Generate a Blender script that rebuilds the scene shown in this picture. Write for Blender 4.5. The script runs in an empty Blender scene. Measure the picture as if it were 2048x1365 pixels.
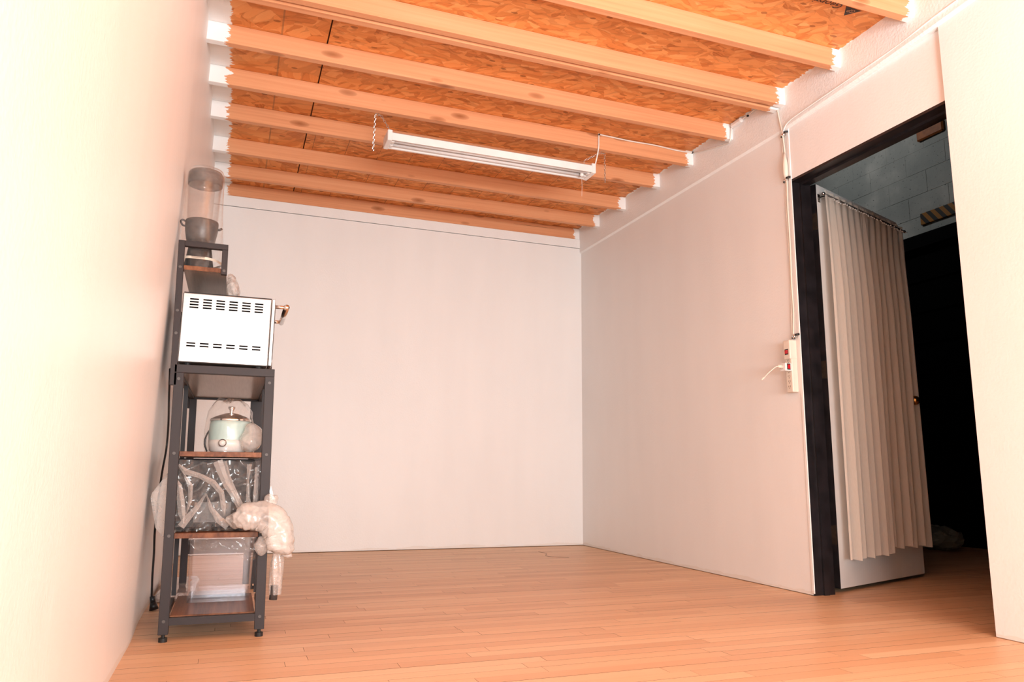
import bpy, bmesh, math, random
from mathutils import Vector, Matrix, noise
random.seed(7)
SC = bpy.context.scene
COL = SC.collection
PI = math.pi

# ------------------------------------------------------------------ camera, world, lights, exposure
cam_d = bpy.data.cameras.new('camera')
cam = bpy.data.objects.new('camera', cam_d); COL.objects.link(cam)
cam_d.sensor_width = 36.0; cam_d.sensor_fit = 'HORIZONTAL'; cam_d.lens = 1495.66 * 36 / 2048
cam_d.clip_start = 0.02
RX = Vector((0.9376, -0.3476, 0.0100)); UX = Vector((-0.0689, -0.1573, 0.9851)); FX = Vector((0.3417, 0.9243, 0.1710))
FX.normalize(); RX = (RX - FX * RX.dot(FX)).normalized(); UX = RX.cross(FX)
m = Matrix((RX, UX, -FX)).transposed().to_4x4(); m.translation = Vector((-2.593, -5.390, 0.562))
cam.matrix_world = m
SC.camera = cam

w = bpy.data.worlds.new('world'); SC.world = w; w.use_nodes = True
w.node_tree.nodes['Background'].inputs[0].default_value = (0.004, 0.004, 0.005, 1)

def area(name, loc, target, size, power, color, shape='DISK'):
    d = bpy.data.lights.new(name, 'AREA'); d.shape = shape; d.size = size; d.energy = power; d.color = color
    o = bpy.data.objects.new(name, d); COL.objects.link(o); o.location = loc
    o.rotation_euler = (Vector(target) - Vector(loc)).to_track_quat('-Z', 'Y').to_euler()
    return o
fl = area('photo_flash', (-1.5, -7.45, 0.90), (-0.8, 0.0, 1.6), 2.5, 134, (0.895, 0.965, 0.99), 'RECTANGLE')
fl.data.size_y = 0.9; fl.data.spread = math.radians(140)
rl = area('ceiling_fill', (-1.4, -5.8, 0.7), (-1.4, -5.35, 2.5), 0.6, 80, (0.895, 0.965, 0.99))  # unseen fill light, added to raise the ambient level by ceiling bounce
rl.data.spread = math.radians(120)
sp = bpy.data.lights.new('hall_lamp', 'SPOT'); sp.energy = 50; sp.spot_size = math.radians(75); sp.spot_blend = 0.8
sp.color = (1.0, 0.98, 0.95); sp.shadow_soft_size = 0.15
spo = bpy.data.objects.new('hall_lamp', sp); COL.objects.link(spo); spo.location = (1.3, -0.1, 4.3)
spo.rotation_euler = (Vector((3.0, -0.3, 3.3)) - spo.location).to_track_quat('-Z', 'Y').to_euler()

SC.view_settings.view_transform = 'Standard'; SC.view_settings.look = 'None'
SC.view_settings.exposure = 0.0; SC.view_settings.gamma = 1.0; SC.view_settings.use_curve_mapping = False

# ------------------------------------------------------------------ node helpers and materials
class NT:
    def __init__(s, name):
        s.m = bpy.data.materials.new(name); s.m.use_nodes = True; s.t = s.m.node_tree
        s.b = s.t.nodes['Principled BSDF']; s.out = s.t.nodes['Material Output']
    def n(s, typ, ins=None, **kw):
        x = s.t.nodes.new('ShaderNode' + typ)
        for k, v in kw.items(): setattr(x, k, v)
        for k, v in (ins or {}).items(): s.set(x.inputs[k], v)
        return x
    def set(s, sock, v):
        if hasattr(v, 'is_output'): s.t.links.new(v, sock)
        else: sock.default_value = v
    def math(s, op, a, b=0.0, c=None):
        x = s.n('Math', operation=op); s.set(x.inputs[0], a); s.set(x.inputs[1], b)
        if c is not None: s.set(x.inputs[2], c)
        return x.outputs[0]
    def ramp(s, fac, stops):
        x = s.n('ValToRGB'); e = x.color_ramp.elements
        while len(e) < len(stops): e.new(0.5)
        for i, (p, c) in enumerate(stops):
            e[i].position = p; e[i].color = (*c, 1) if len(c) == 3 else c
        s.set(x.inputs[0], fac); return x.outputs[0]
    def mix(s, f, a, b, blend='MIX'):
        x = s.n('Mix', data_type='RGBA', blend_type=blend)
        s.set(x.inputs[0], f); s.set(x.inputs[6], a); s.set(x.inputs[7], b); return x.outputs[2]
    def mapping(s, vec, scale=(1, 1, 1), rot=(0, 0, 0), loc=(0, 0, 0)):
        x = s.n('Mapping'); s.set(x.inputs[0], vec); x.inputs['Scale'].default_value = scale
        x.inputs['Rotation'].default_value = rot; x.inputs['Location'].default_value = loc
        return x.outputs[0]
    def noise(s, vec, scale, detail=3, rough=0.5, dist=0.0):
        x = s.n('TexNoise'); s.set(x.inputs['Vector'], vec); x.inputs['Scale'].default_value = scale
        x.inputs['Detail'].default_value = detail; x.inputs['Roughness'].default_value = rough; x.inputs['Distortion'].default_value = dist
        return x.outputs[0]
    def vor(s, vec, scale=1.0, rnd=1.0, feature='F1'):
        x = s.n('TexVoronoi', feature=feature); s.set(x.inputs['Vector'], vec); x.inputs['Scale'].default_value = scale
        x.inputs['Randomness'].default_value = rnd; return x
    def pos(s): return s.n('NewGeometry').outputs['Position']
    def obj(s): return s.n('TexCoord').outputs['Object']
    def rnd(s): return s.n('ObjectInfo').outputs['Random']
    def xyz(s, v):
        x = s.n('SeparateXYZ'); s.set(x.inputs[0], v); return x.outputs
    def bump(s, h, strength=0.3, dist=0.002):
        x = s.n('Bump', {'Strength': strength, 'Distance': dist}); s.set(x.inputs['Height'], h)
        s.set(s.b.inputs['Normal'], x.outputs[0]); return x.outputs[0]
    def fin(s, col=None, rough=None, metal=None, spec=None):
        if col is not None: s.set(s.b.inputs['Base Color'], col if hasattr(col, 'is_output') else (*col, 1))
        if rough is not None: s.set(s.b.inputs['Roughness'], rough)
        if metal is not None: s.set(s.b.inputs['Metallic'], metal)
        if spec is not None: s.set(s.b.inputs['Specular IOR Level'], spec)
        return s.m

M = {}
def simple(name, col, rough=0.5, metal=0.0, spec=0.5, var=0.06, vscale=9.0, bump=0.0, bscale=200.0):
    t = NT(name); p = t.obj()
    f = t.noise(p, vscale, 4)
    a = tuple(max(0, c * (1 - var)) for c in col); b = tuple(min(1, c * (1 + var)) for c in col)
    c = t.ramp(f, [(0.3, a), (0.7, b)])
    if bump: t.bump(t.noise(p, bscale, 2), bump, 0.001)
    M[name] = t.fin(c, rough, metal, spec); return M[name]

def wall_paint(name, base, bumpy, streak=True):
    t = NT(name); p = t.pos()
    big = t.noise(p, 1.3, 2); mid = t.noise(t.mapping(p, (6, 6, 1.2)), 1.0, 2)
    f = t.math('ADD', t.math('MULTIPLY', big, 0.5), t.math('MULTIPLY', mid, 0.5))
    c = t.ramp(f, [(0.35, tuple(x * 0.965 for x in base)), (0.62, base)])
    z = t.xyz(p)[2]
    # scuffs near the floor
    g = t.math('LESS_THAN', t.math('ADD', z, t.math('MULTIPLY', t.noise(t.mapping(p, (5, 5, 30)), 1.0, 4), 0.06)), 0.048)
    c = t.mix(t.math('MULTIPLY', g, 0.22), c, (0.62, 0.48, 0.33, 1))
    h = t.math('ADD', t.math('MULTIPLY', t.noise(p, 90, 1), bumpy), t.math('MULTIPLY', t.noise(p, 14, 1), 0.5))
    # sparse raised drips of paint
    v = t.vor(t.mapping(p, (9, 9, 9)), 1.0)
    drip = t.math('MULTIPLY', t.math('LESS_THAN', t.xyz(v.outputs['Color'])[0], 0.06), t.math('SUBTRACT', 0.14, v.outputs['Distance']))
    h = t.math('ADD', h, t.math('MULTIPLY', t.math('MAXIMUM', drip, 0.0), 8.0 * bumpy))
    t.bump(h, 0.30, 0.004)
    M[name] = t.fin(c, 0.42, 0, 0.35)
wall_paint('wall_paint', (0.895, 0.88, 0.868), 0.5)
wall_paint('wall_rough', (0.895, 0.88, 0.868), 1.6)

def paint_mask(t, p, xl, xr, amp):
    """ragged edge of white paint brushed from the side walls on to the ceiling wood"""
    x = t.xyz(p)[0]
    n = t.math('SUBTRACT', t.noise(t.mapping(p, (12, 38, 45)), 1.0, 6, 0.7), 0.5)
    d = t.math('MULTIPLY', n, amp)
    xs = t.math('ADD', x, d)
    return t.math('MAXIMUM', t.math('GREATER_THAN', xs, xr), t.math('LESS_THAN', xs, xl))

def make_joist_mat():
    t = NT('joist_wood'); p = t.pos(); r = t.rnd()
    cb = t.n('CombineXYZ'); t.set(cb.inputs[0], t.math('MULTIPLY', r, 37.0)); t.set(cb.inputs[1], t.math('MULTIPLY', r, 11.0)); t.set(cb.inputs[2], t.math('MULTIPLY', r, 23.0))
    ad = t.n('VectorMath', operation='ADD'); t.set(ad.inputs[0], p); t.set(ad.inputs[1], cb.outputs[0]); q = ad.outputs[0]
    v = t.vor(t.mapping(q, (4.2, 11.0, 12.0)), 1.0)
    knot = t.math('MULTIPLY', t.math('LESS_THAN', t.xyz(v.outputs['Color'])[1], 0.42), t.math('SUBTRACT', 1.0, t.math('MULTIPLY', v.outputs['Distance'], 4.2)))
    knot = t.math('MAXIMUM', knot, 0.0)
    qq = t.n('VectorMath', operation='ADD'); t.set(qq.inputs[0], q)
    kk = t.n('CombineXYZ'); t.set(kk.inputs[2], t.math('MULTIPLY', knot, 0.015)); t.set(qq.inputs[1], kk.outputs[0])
    g = t.noise(t.mapping(qq.outputs[0], (1.1, 55, 70)), 1.0, 4, 0.6)
    big = t.noise(t.mapping(q, (0.8, 8, 12)), 1.0, 2)
    f = t.math('ADD', t.math('MULTIPLY', g, 0.55), t.math('MULTIPLY', big, 0.45))
    c = t.ramp(f, [(0.30, (0.60, 0.245, 0.112)), (0.5, (0.72, 0.325, 0.158)), (0.72, (0.77, 0.385, 0.205))])
    c = t.mix(t.math('MULTIPLY', t.math('POWER', knot, 0.55), 0.95), c, (0.30, 0.095, 0.03, 1))
    crack = t.math('LESS_THAN', t.noise(t.mapping(q, (0.5, 9, 48)), 1.0, 2), 0.235)
    c = t.mix(t.math('MULTIPLY', crack, 0.75), c, (0.16, 0.06, 0.02, 1))
    pm = paint_mask(t, p, -2.738, -0.062, 0.13)
    c = t.mix(pm, c, (0.895, 0.88, 0.868, 1))
    M['joist'] = t.fin(c, 0.6, 0, 0.3)
make_joist_mat()

def make_osb(name, big_flakes, lines):
    t = NT(name); p = t.pos()
    nv = t.n('TexNoise'); t.set(nv.inputs['Vector'], p); nv.inputs['Scale'].default_value = 22; nv.inputs['Detail'].default_value = 3
    sub = t.n('VectorMath', operation='SUBTRACT'); t.set(sub.inputs[0], nv.outputs['Color']); sub.inputs[1].default_value = (0.5, 0.5, 0.5)
    sc = t.n('VectorMath', operation='SCALE'); t.set(sc.inputs[0], sub.outputs[0]); sc.inputs['Scale'].default_value = 0.022
    ad = t.n('VectorMath', operation='ADD'); t.set(ad.inputs[0], p); t.set(ad.inputs[1], sc.outputs[0]); q = ad.outputs[0]
    k = 0.8 if big_flakes else 1.3
    rots = [0.15, 0.95, -0.7, 1.75] if big_flakes else [0.05, 0.3, -0.28, 0.85]
    val = None; edge = None
    sel = t.vor(t.mapping(q, (9 * k, 12 * k, 0)), 1.0).outputs['Color']; s0 = t.xyz(sel)[0]
    for i, a in enumerate(rots):
        r1 = t.mapping(q, (1, 1, 0), (0, 0, a), (i * 3.7, i * 1.3, 0)); r2 = t.mapping(r1, (8.5 * k, 31 * k, 0))
        v = t.vor(r2, 1.0); c = t.xyz(v.outputs['Color'])[0]
        gr = t.noise(t.mapping(r1, (6, 160, 0)), 1.0, 1)
        c = t.math('ADD', t.math('MULTIPLY', c, 0.72), t.math('MULTIPLY', gr, 0.28))
        e = v.outputs['Distance']
        if val is None: val, edge = c, e
        else:
            g = t.math('GREATER_THAN', s0, i / len(rots))
            x = t.n('Mix', data_type='FLOAT'); t.set(x.inputs[0], g); t.set(x.inputs[2], val); t.set(x.inputs[3], c); val = x.outputs[0]
            y = t.n('Mix', data_type='FLOAT'); t.set(y.inputs[0], g); t.set(y.inputs[2], edge); t.set(y.inputs[3], e); edge = y.outputs[0]
    c = t.ramp(val, [(0.08, (0.42, 0.125, 0.028)), (0.2, (0.66, 0.225, 0.06)), (0.5, (0.80, 0.305, 0.090)), (0.78, (0.86, 0.365, 0.125)), (0.97, (0.90, 0.45, 0.18))])
    em = t.math('MULTIPLY', t.math('GREATER_THAN', edge, 0.62), 0.22)
    c = t.mix(em, c, (0.24, 0.07, 0.015, 1))
    sp = t.vor(t.mapping(q, (16, 34, 0)), 1.0)
    spk = t.math('MULTIPLY', t.math('LESS_THAN', t.xyz(sp.outputs['Color'])[2], 0.05), t.math('LESS_THAN', sp.outputs['Distance'], 0.26))
    c = t.mix(t.math('MULTIPLY', spk, 0.6), c, (0.17, 0.045, 0.01, 1))
    if lines:
        x, y, z = t.xyz(p)
        fx = t.math('FRACT', t.math('DIVIDE', t.math('ADD', x, 2.045), 0.2032))
        ln = t.math('MULTIPLY', t.math('LESS_THAN', fx, 0.016), t.math('GREATER_THAN', y, -1.25))
        ln = t.math('MULTIPLY', ln, t.math('GREATER_THAN', t.noise(p, 40, 2), 0.42))
        c = t.mix(t.math('MULTIPLY', ln, 0.75), c, (0.05, 0.03, 0.02, 1))
        st = t.math('MULTIPLY', t.math('GREATER_THAN', y, -1.3), t.math('GREATER_THAN', t.noise(t.mapping(p, (12, 90, 0)), 1.0, 4), 0.60))
        c = t.mix(t.math('MULTIPLY', st, 0.5), c, (0.10, 0.055, 0.025, 1))
    else:
        x = t.xyz(p)[0]
        ln = t.math('LESS_THAN', t.math('ABSOLUTE', t.math('ADD', x, 2.506)), 0.004)
        c = t.mix(t.math('MULTIPLY', ln, 0.45), c, (0.15, 0.10, 0.06, 1))
    pm = paint_mask(t, p, -2.725, -0.022, 0.085)
    c = t.mix(pm, c, (0.895, 0.88, 0.868, 1))
    M[name] = t.fin(c, 0.55, 0, 0.35)
make_osb('osb_large', True, False)
make_osb('osb_fine', False, True)

def make_floor_mat():
    t = NT('floor_strip'); p = t.pos()
    r = t.math('FRACT', t.math('ADD', t.rnd(), t.n('NewGeometry').outputs['Random Per Island']))
    cb = t.n('CombineXYZ'); t.set(cb.inputs[0], t.math('MULTIPLY', r, 51.0)); t.set(cb.inputs[1], t.math('MULTIPLY', r, 17.0))
    ad = t.n('VectorMath', operation='ADD'); t.set(ad.inputs[0], p); t.set(ad.inputs[1], cb.outputs[0]); q = ad.outputs[0]
    g = t.noise(t.mapping(q, (2.2, 60, 1)), 1.0, 5, 0.6)
    c = t.ramp(r, [(0.0, (0.69, 0.40, 0.225)), (0.3, (0.775, 0.475, 0.28)), (0.7, (0.81, 0.51, 0.305)), (1.0, (0.85, 0.565, 0.355))])
    c = t.mix(t.math('MULTIPLY', t.math('SUBTRACT', g, 0.35), 0.6), c, (0.66, 0.35, 0.18, 1))
    # worn, greyed patches and dark stains
    wp = t.noise(t.mapping(p, (1.2, 2.6, 1)), 1.0, 4)
    c = t.mix(t.math('MULTIPLY', t.math('MAXIMUM', t.math('SUBTRACT', wp, 0.52), 0.0), 1.5), c, (0.62, 0.42, 0.29, 1))
    st = t.noise(t.mapping(q, (9, 70, 1)), 1.0, 4, 0.6)
    c = t.mix(t.math('MULTIPLY', t.math('GREATER_THAN', st, 0.735), 0.6), c, (0.20, 0.085, 0.035, 1))
    M['floor'] = t.fin(c, t.math('ADD', 0.36, t.math('MULTIPLY', g, 0.15)), 0, 0.4)
make_floor_mat()

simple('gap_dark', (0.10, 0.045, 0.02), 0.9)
simple('black_metal', (0.036, 0.030, 0.031), 0.48, 0.0, 0.22, 0.05)
simple('black_plastic', (0.012, 0.012, 0.013), 0.35)
simple('appliance_black', (0.016, 0.015, 0.016), 0.45, 0, 0.18)
simple('rubber', (0.008, 0.008, 0.008), 0.6)
simple('screw_metal', (0.09, 0.08, 0.075), 0.5, 0.3)
simple('fixture_white', (0.86, 0.82, 0.80), 0.35)
simple('tube_white', (0.78, 0.75, 0.75), 0.25)
simple('chain_zinc', (0.62, 0.62, 0.60), 0.28, 1.0)
simple('cable_white', (0.80, 0.74, 0.68), 0.45)
simple('ivory', (0.80, 0.70, 0.60), 0.4)
simple('white_plastic', (0.82, 0.80, 0.79), 0.35)
simple('red_switch', (0.55, 0.012, 0.02), 0.25)
simple('jamb_black', (0.012, 0.0095, 0.011), 0.38, var=0.5, vscale=14)
simple('door_white', (0.80, 0.78, 0.76), 0.35, var=0.03)
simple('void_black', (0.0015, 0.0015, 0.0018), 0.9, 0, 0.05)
simple('hall_beam', (0.0022, 0.0022, 0.0025), 0.8, 0, 0.05)
simple('block_wood', (0.30, 0.085, 0.012), 0.6, var=0.3, vscale=20)
simple('mint', (0.50, 0.68, 0.65), 0.3)
simple('pearl', (0.80, 0.77, 0.74), 0.25)
simple('chrome', (0.78, 0.76, 0.74), 0.16, 1.0)
simple('sticker', (0.55, 0.42, 0.30), 0.5)
simple('print_ink', (0.045, 0.030, 0.025), 0.7)
simple('thread', (0.10, 0.05, 0.03), 0.7)
simple('outlet_hole', (0.12, 0.09, 0.07), 0.7)
simple('drawer_dark', (0.055, 0.050, 0.050), 0.4)
simple('cream_band', (0.62, 0.55, 0.46), 0.5)
simple('kraft', (0.50, 0.24, 0.11), 0.35, var=0.12)
simple('rust', (0.03, 0.018, 0.010), 0.6, 0.2, var=0.4, vscale=60)

def make_steel():
    t = NT('brushed_steel'); p = t.obj()
    g = t.noise(t.mapping(p, (3, 3, 260)), 1.0, 3)
    M['steel'] = t.fin(t.ramp(g, [(0.3, (0.44, 0.42, 0.405)), (0.7, (0.51, 0.49, 0.47))]), 0.40, 0.85, 0.3)
make_steel()
def make_shelfwood():
    t = NT('shelf_wood'); p = t.obj()
    g = t.noise(t.mapping(p, (70, 2.2, 40)), 1.0, 4, 0.6)
    b = t.noise(t.mapping(p, (9, 2, 9)), 1.0, 3)
    f = t.math('ADD', t.math('MULTIPLY', g, 0.5), t.math('MULTIPLY', b, 0.5))
    c = t.ramp(f, [(0.33, (0.045, 0.018, 0.010)), (0.5, (0.165, 0.062, 0.028)), (0.68, (0.275, 0.115, 0.052))])
    M['shelf_wood'] = t.fin(c, 0.45, 0, 0.22)
    t = NT('shelf_underside'); p = t.obj()
    g = t.noise(t.mapping(p, (160, 6, 40)), 1.0, 3)
    M['shelf_under'] = t.fin(t.ramp(g, [(0.3, (0.24, 0.195, 0.165)), (0.7, (0.32, 0.27, 0.235))]), 0.28, 0, 0.6)
make_shelfwood()

def make_plastic(name, tint, cover, rough=0.12, streak=0.25, gloss=0.3, bump=0.15):
    """thin clear film: mostly see-through, with milky creases and highlights"""
    t = NT(name); p = t.obj()
    n1 = t.noise(p, 26, 4, 0.6, 0.6)
    ridge = t.math('SUBTRACT', 1.0, t.math('MULTIPLY', t.math('ABSOLUTE', t.math('SUBTRACT', n1, 0.5)), 9.0))
    ridge = t.math('MAXIMUM', ridge, 0.0)
    fac = t.math('MINIMUM', t.math('ADD', cover, t.math('MULTIPLY', ridge, streak)), 1.0)
    tr = t.n('BsdfTransparent'); tr.inputs[0].default_value = (*tint, 1)
    t.fin((0.80, 0.76, 0.73), rough, 0, gloss)
    t.bump(t.noise(p, 38, 3, 0.5), bump, 0.006)
    mx = t.n('MixShader'); t.set(mx.inputs[0], fac); t.set(mx.inputs[1], tr.outputs[0]); t.set(mx.inputs[2], t.b.outputs[0])
    gl = t.n('BsdfGlossy'); gl.inputs['Roughness'].default_value = 0.08; gl.inputs[0].default_value = (1, 1, 1, 1)
    t.set(gl.inputs['Normal'], t.b.inputs['Normal'].links[0].from_socket)
    bf = t.n('NewGeometry').outputs['Backfacing']
    fr = t.n('Fresnel'); t.set(fr.inputs[0], t.math('SUBTRACT', 1.45, t.math('MULTIPLY', bf, 1.45 - 1 / 1.45)))
    mx2 = t.n('MixShader'); t.set(mx2.inputs[0], t.math('MULTIPLY', fr.outputs[0], 0.9)); t.set(mx2.inputs[1], mx.outputs[0]); t.set(mx2.inputs[2], gl.outputs[0])
    t.set(t.out.inputs[0], mx2.outputs[0]); M[name] = t.m
make_plastic('bag_clear', (0.98, 0.97, 0.96), 0.025, streak=0.05, bump=0.3)
make_plastic('bag_milky', (0.95, 0.93, 0.91), 0.27, streak=0.06, gloss=0.4, bump=0.6)
make_plastic('bag_white', (0.95, 0.92, 0.89), 0.40, rough=0.22, streak=0.05, gloss=0.5, bump=0.8)
make_plastic('bag_pleat', (0.95, 0.93, 0.91), 0.30, streak=0.03, gloss=0.4, bump=0.12)
make_plastic('acrylic', (0.97, 0.965, 0.98), 0.012, streak=0.0, bump=0.0)
make_plastic('jar_smoke', (0.95, 0.935, 0.93), 0.03, streak=0.0, bump=0.0)
make_plastic('lid_smoke', (0.45, 0.42, 0.41), 0.12, streak=0.0)
make_plastic('bag_amber', (0.92, 0.78, 0.62), 0.40, streak=0.3)

def make_curtain():
    t = NT('sheer_fabric'); p = t.obj()
    g = t.noise(t.mapping(p, (400, 400, 40)), 1.0, 2)
    df = t.n('BsdfDiffuse'); t.set(df.inputs[0], t.ramp(g, [(0.3, (0.80, 0.72, 0.64)), (0.7, (0.86, 0.79, 0.71))]))
    tl = t.n('BsdfTranslucent'); tl.inputs[0].default_value = (0.80, 0.70, 0.60, 1)
    tr = t.n('BsdfTransparent'); tr.inputs[0].default_value = (1, 0.98, 0.95, 1)
    a = t.n('MixShader'); a.inputs[0].default_value = 0.25; t.set(a.inputs[1], df.outputs[0]); t.set(a.inputs[2], tl.outputs[0])
    b = t.n('MixShader'); b.inputs[0].default_value = 0.16; t.set(b.inputs[1], a.outputs[0]); t.set(b.inputs[2], tr.outputs[0])
    t.set(t.out.inputs[0], b.outputs[0]); M['sheer'] = t.m
make_curtain()
def make_concrete():
    t = NT('painted_block'); p = t.pos()
    b = t.noise(p, 2.6, 4); s = t.noise(p, 60, 3)
    c = t.ramp(b, [(0.35, (0.31, 0.335, 0.325)), (0.55, (0.37, 0.39, 0.375)), (0.72, (0.54, 0.55, 0.52))])
    c = t.mix(t.math('GREATER_THAN', s, 0.68), c, (0.08, 0.09, 0.09, 1))
    t.bump(t.noise(p, 25, 4), 0.5, 0.006)
    M['block'] = t.fin(c, 0.75, 0, 0.2)
    t = NT('hazard_paint'); p = t.pos(); x, y, z = t.xyz(p)
    f = t.math('FRACT', t.math('DIVIDE', t.math('ADD', y, t.math('MULTIPLY', z, -0.75)), 0.085))
    M['hazard'] = t.fin(t.mix(t.math('GREATER_THAN', f, 0.5), (0.30, 0.12, 0.006, 1), (0.008, 0.007, 0.006, 1)), 0.6)
make_concrete()

# ------------------------------------------------------------------ mesh helpers (all in world coordinates)
def origin(p):
    v = Vector((0, 0, 0))
    while p is not None: v += p.location; p = p.parent
    return v
def obj(name, bm, mat, parent=None, smooth=False, loc=None):
    """loc: world position of the origin for a top-level mesh"""
    me = bpy.data.meshes.new(name)
    o = bpy.data.objects.new(name, me); COL.objects.link(o)
    if parent is not None:
        o.parent = parent; off = origin(parent)
    else:
        if loc is None:
            vs = [v.co for v in bm.verts]
            loc = Vector(((min(v.x for v in vs) + max(v.x for v in vs)) / 2, (min(v.y for v in vs) + max(v.y for v in vs)) / 2, min(v.z for v in vs)))
        o.location = loc; off = Vector(loc)
    bmesh.ops.translate(bm, verts=bm.verts, vec=-off)
    bm.normal_update(); bm.to_mesh(me); bm.free()
    mats = mat if isinstance(mat, (list, tuple)) else [mat]
    for x in mats: me.materials.append(M[x])
    if smooth:
        for f in me.polygons: f.use_smooth = True
    return o
def tag(o, label, cat, group=None):
    o['label'] = label; o['category'] = cat
    if group: o['group'] = group
    return o
def thing(name, loc, label, cat, group=None):
    o = bpy.data.objects.new(name, None); COL.objects.link(o); o.location = loc; o.empty_display_size = 0.05
    return tag(o, label, cat, group)
def struct(o): o['kind'] = 'structure'; return o
def box(x0, x1, y0, y1, z0, z1, bm=None, bev=0.0, seg=1):
    bm = bm or bmesh.new()
    r = bmesh.ops.create_cube(bm, size=1.0)
    for v in r['verts']:
        v.co = Vector(((x0 + x1) / 2 + v.co.x * (x1 - x0), (y0 + y1) / 2 + v.co.y * (y1 - y0), (z0 + z1) / 2 + v.co.z * (z1 - z0)))
    if bev:
        es = list({e for v in r['verts'] for e in v.link_edges})
        bmesh.ops.bevel(bm, geom=es, offset=bev, segments=seg, affect='EDGES', profile=0.5)
    return bm
def cyl(a, b, r, seg=16, bm=None, r2=None):
    bm = bm or bmesh.new(); a = Vector(a); b = Vector(b); d = b - a
    mt = Matrix.Translation((a + b) / 2) @ d.to_track_quat('Z', 'Y').to_matrix().to_4x4()
    bmesh.ops.create_cone(bm, cap_ends=True, segments=seg, radius1=r, radius2=r if r2 is None else r2, depth=d.length, matrix=mt)
    return bm
def tube(pts, r, seg=8, bm=None, smooth_n=0):
    bm = bm or bmesh.new(); pts = [Vector(p) for p in pts]
    if smooth_n:
        out = []
        n = len(pts)
        for i in range(n - 1):
            p0 = pts[max(i - 1, 0)]; p1 = pts[i]; p2 = pts[i + 1]; p3 = pts[min(i + 2, n - 1)]
            for k in range(smooth_n):
                s = k / smooth_n
                out.append(0.5 * ((2 * p1) + (p2 - p0) * s + (2 * p0 - 5 * p1 + 4 * p2 - p3) * s * s + (-p0 + 3 * p1 - 3 * p2 + p3) * s ** 3))
        out.append(pts[-1]); pts = out
    rings = []; up = Vector((0, 0, 1))
    for i, p in enumerate(pts):
        t = (pts[min(i + 1, len(pts) - 1)] - pts[max(i - 1, 0)]).normalized()
        if abs(t.dot(up)) > 0.95: up = Vector((1, 0, 0)) if abs(t.x) < 0.8 else Vector((0, 1, 0))
        s = t.cross(up).normalized(); u = s.cross(t).normalized(); up = u
        rr = r[i] if isinstance(r, (list, tuple)) else r
        rings.append([bm.verts.new(p + s * math.cos(2 * PI * k / seg) * rr + u * math.sin(2 * PI * k / seg) * rr) for k in range(seg)])
    for i in range(len(rings) - 1):
        for k in range(seg):
            bm.faces.new((rings[i][k], rings[i][(k + 1) % seg], rings[i + 1][(k + 1) % seg], rings[i + 1][k]))
    bm.faces.new(rings[0][::-1]); bm.faces.new(rings[-1])
    bmesh.ops.recalc_face_normals(bm, faces=bm.faces)
    return bm
def lathe(prof, c, seg=32, bm=None, close=False, fn=None):
    """prof: (radius, z) list about the vertical through c=(x,y)"""
    bm = bm or bmesh.new(); rings = []
    for r, z in prof:
        ring = []
        for k in range(seg):
            a = 2 * PI * k / seg
            co = Vector((c[0] + r * math.cos(a), c[1] + r * math.sin(a), z))
            if fn: co = fn(co, a, r, z)
            ring.append(bm.verts.new(co))
        rings.append(ring)
    for i in range(len(rings) - 1):
        for k in range(seg):
            bm.faces.new((rings[i][k], rings[i][(k + 1) % seg], rings[i + 1][(k + 1) % seg], rings[i + 1][k]))
    if close:
        bm.faces.new(rings[0][::-1]); bm.faces.new(rings[-1])
    return bm
def torus_link(bm, c, R, length, wire, axis_dir, twist):
    """one oval chain link"""
    d = Vector(axis_dir).normalized()
    a = d.orthogonal().normalized(); a = (Matrix.Rotation(twist, 3, d) @ a)
    pts = []
    n = 10
    for k in range(n):
        t = 2 * PI * k / n
        pts.append(Vector(c) + d * (math.cos(t) * length / 2) + a * (math.sin(t) * R))
    nrm = d.cross(a); rings = []
    for k in range(n):
        t = (pts[(k + 1) % n] - pts[k - 1]).normalized(); s = t.cross(nrm)
        rings.append([bm.verts.new(pts[k] + (s * math.cos(q * PI / 2) + nrm * math.sin(q * PI / 2)) * wire) for q in range(4)])
    for k in range(n):
        for q in range(4):
            bm.faces.new((rings[k][q], rings[k][(q + 1) % 4], rings[(k + 1) % n][(q + 1) % 4], rings[(k + 1) % n][q]))
def chain(pts, link=0.019, R=0.0052, wire=0.0013):
    bm = bmesh.new(); pts = [Vector(p) for p in pts]; i = 0; tw = 0
    for a, b in zip(pts[:-1], pts[1:]):
        L = (b - a).length; n = max(1, round(L / (link * 0.80)))
        for k in range(n):
            torus_link(bm, a + (b - a) * ((k + 0.5) / n), R, link, wire, b - a, tw); tw += PI / 2
    bmesh.ops.recalc_face_normals(bm, faces=bm.faces)
    return bm
def crumple(bm, amp, freq, seed=0.0, ridge=True, keep=None):
    bm.normal_update()
    mv = []
    for v in bm.verts:
        p = v.co * freq + Vector((seed, seed * 1.7, -seed))
        n = noise.noise(p)
        if ridge: n = 1 - 2 * abs(n) * 1.6
        n += 0.5 * noise.noise(p * 2.3)
        k = keep(v.co) if keep else 1.0
        mv.append(v.co + v.normal * amp * n * k)
    for v, c in zip(bm.verts, mv): v.co = c

# ------------------------------------------------------------------ the room shell
ZC = 2.545          # underside of the ceiling sheets
ZB = 2.453          # underside of the joists
YF = -7.6           # wall behind the camera
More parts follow.
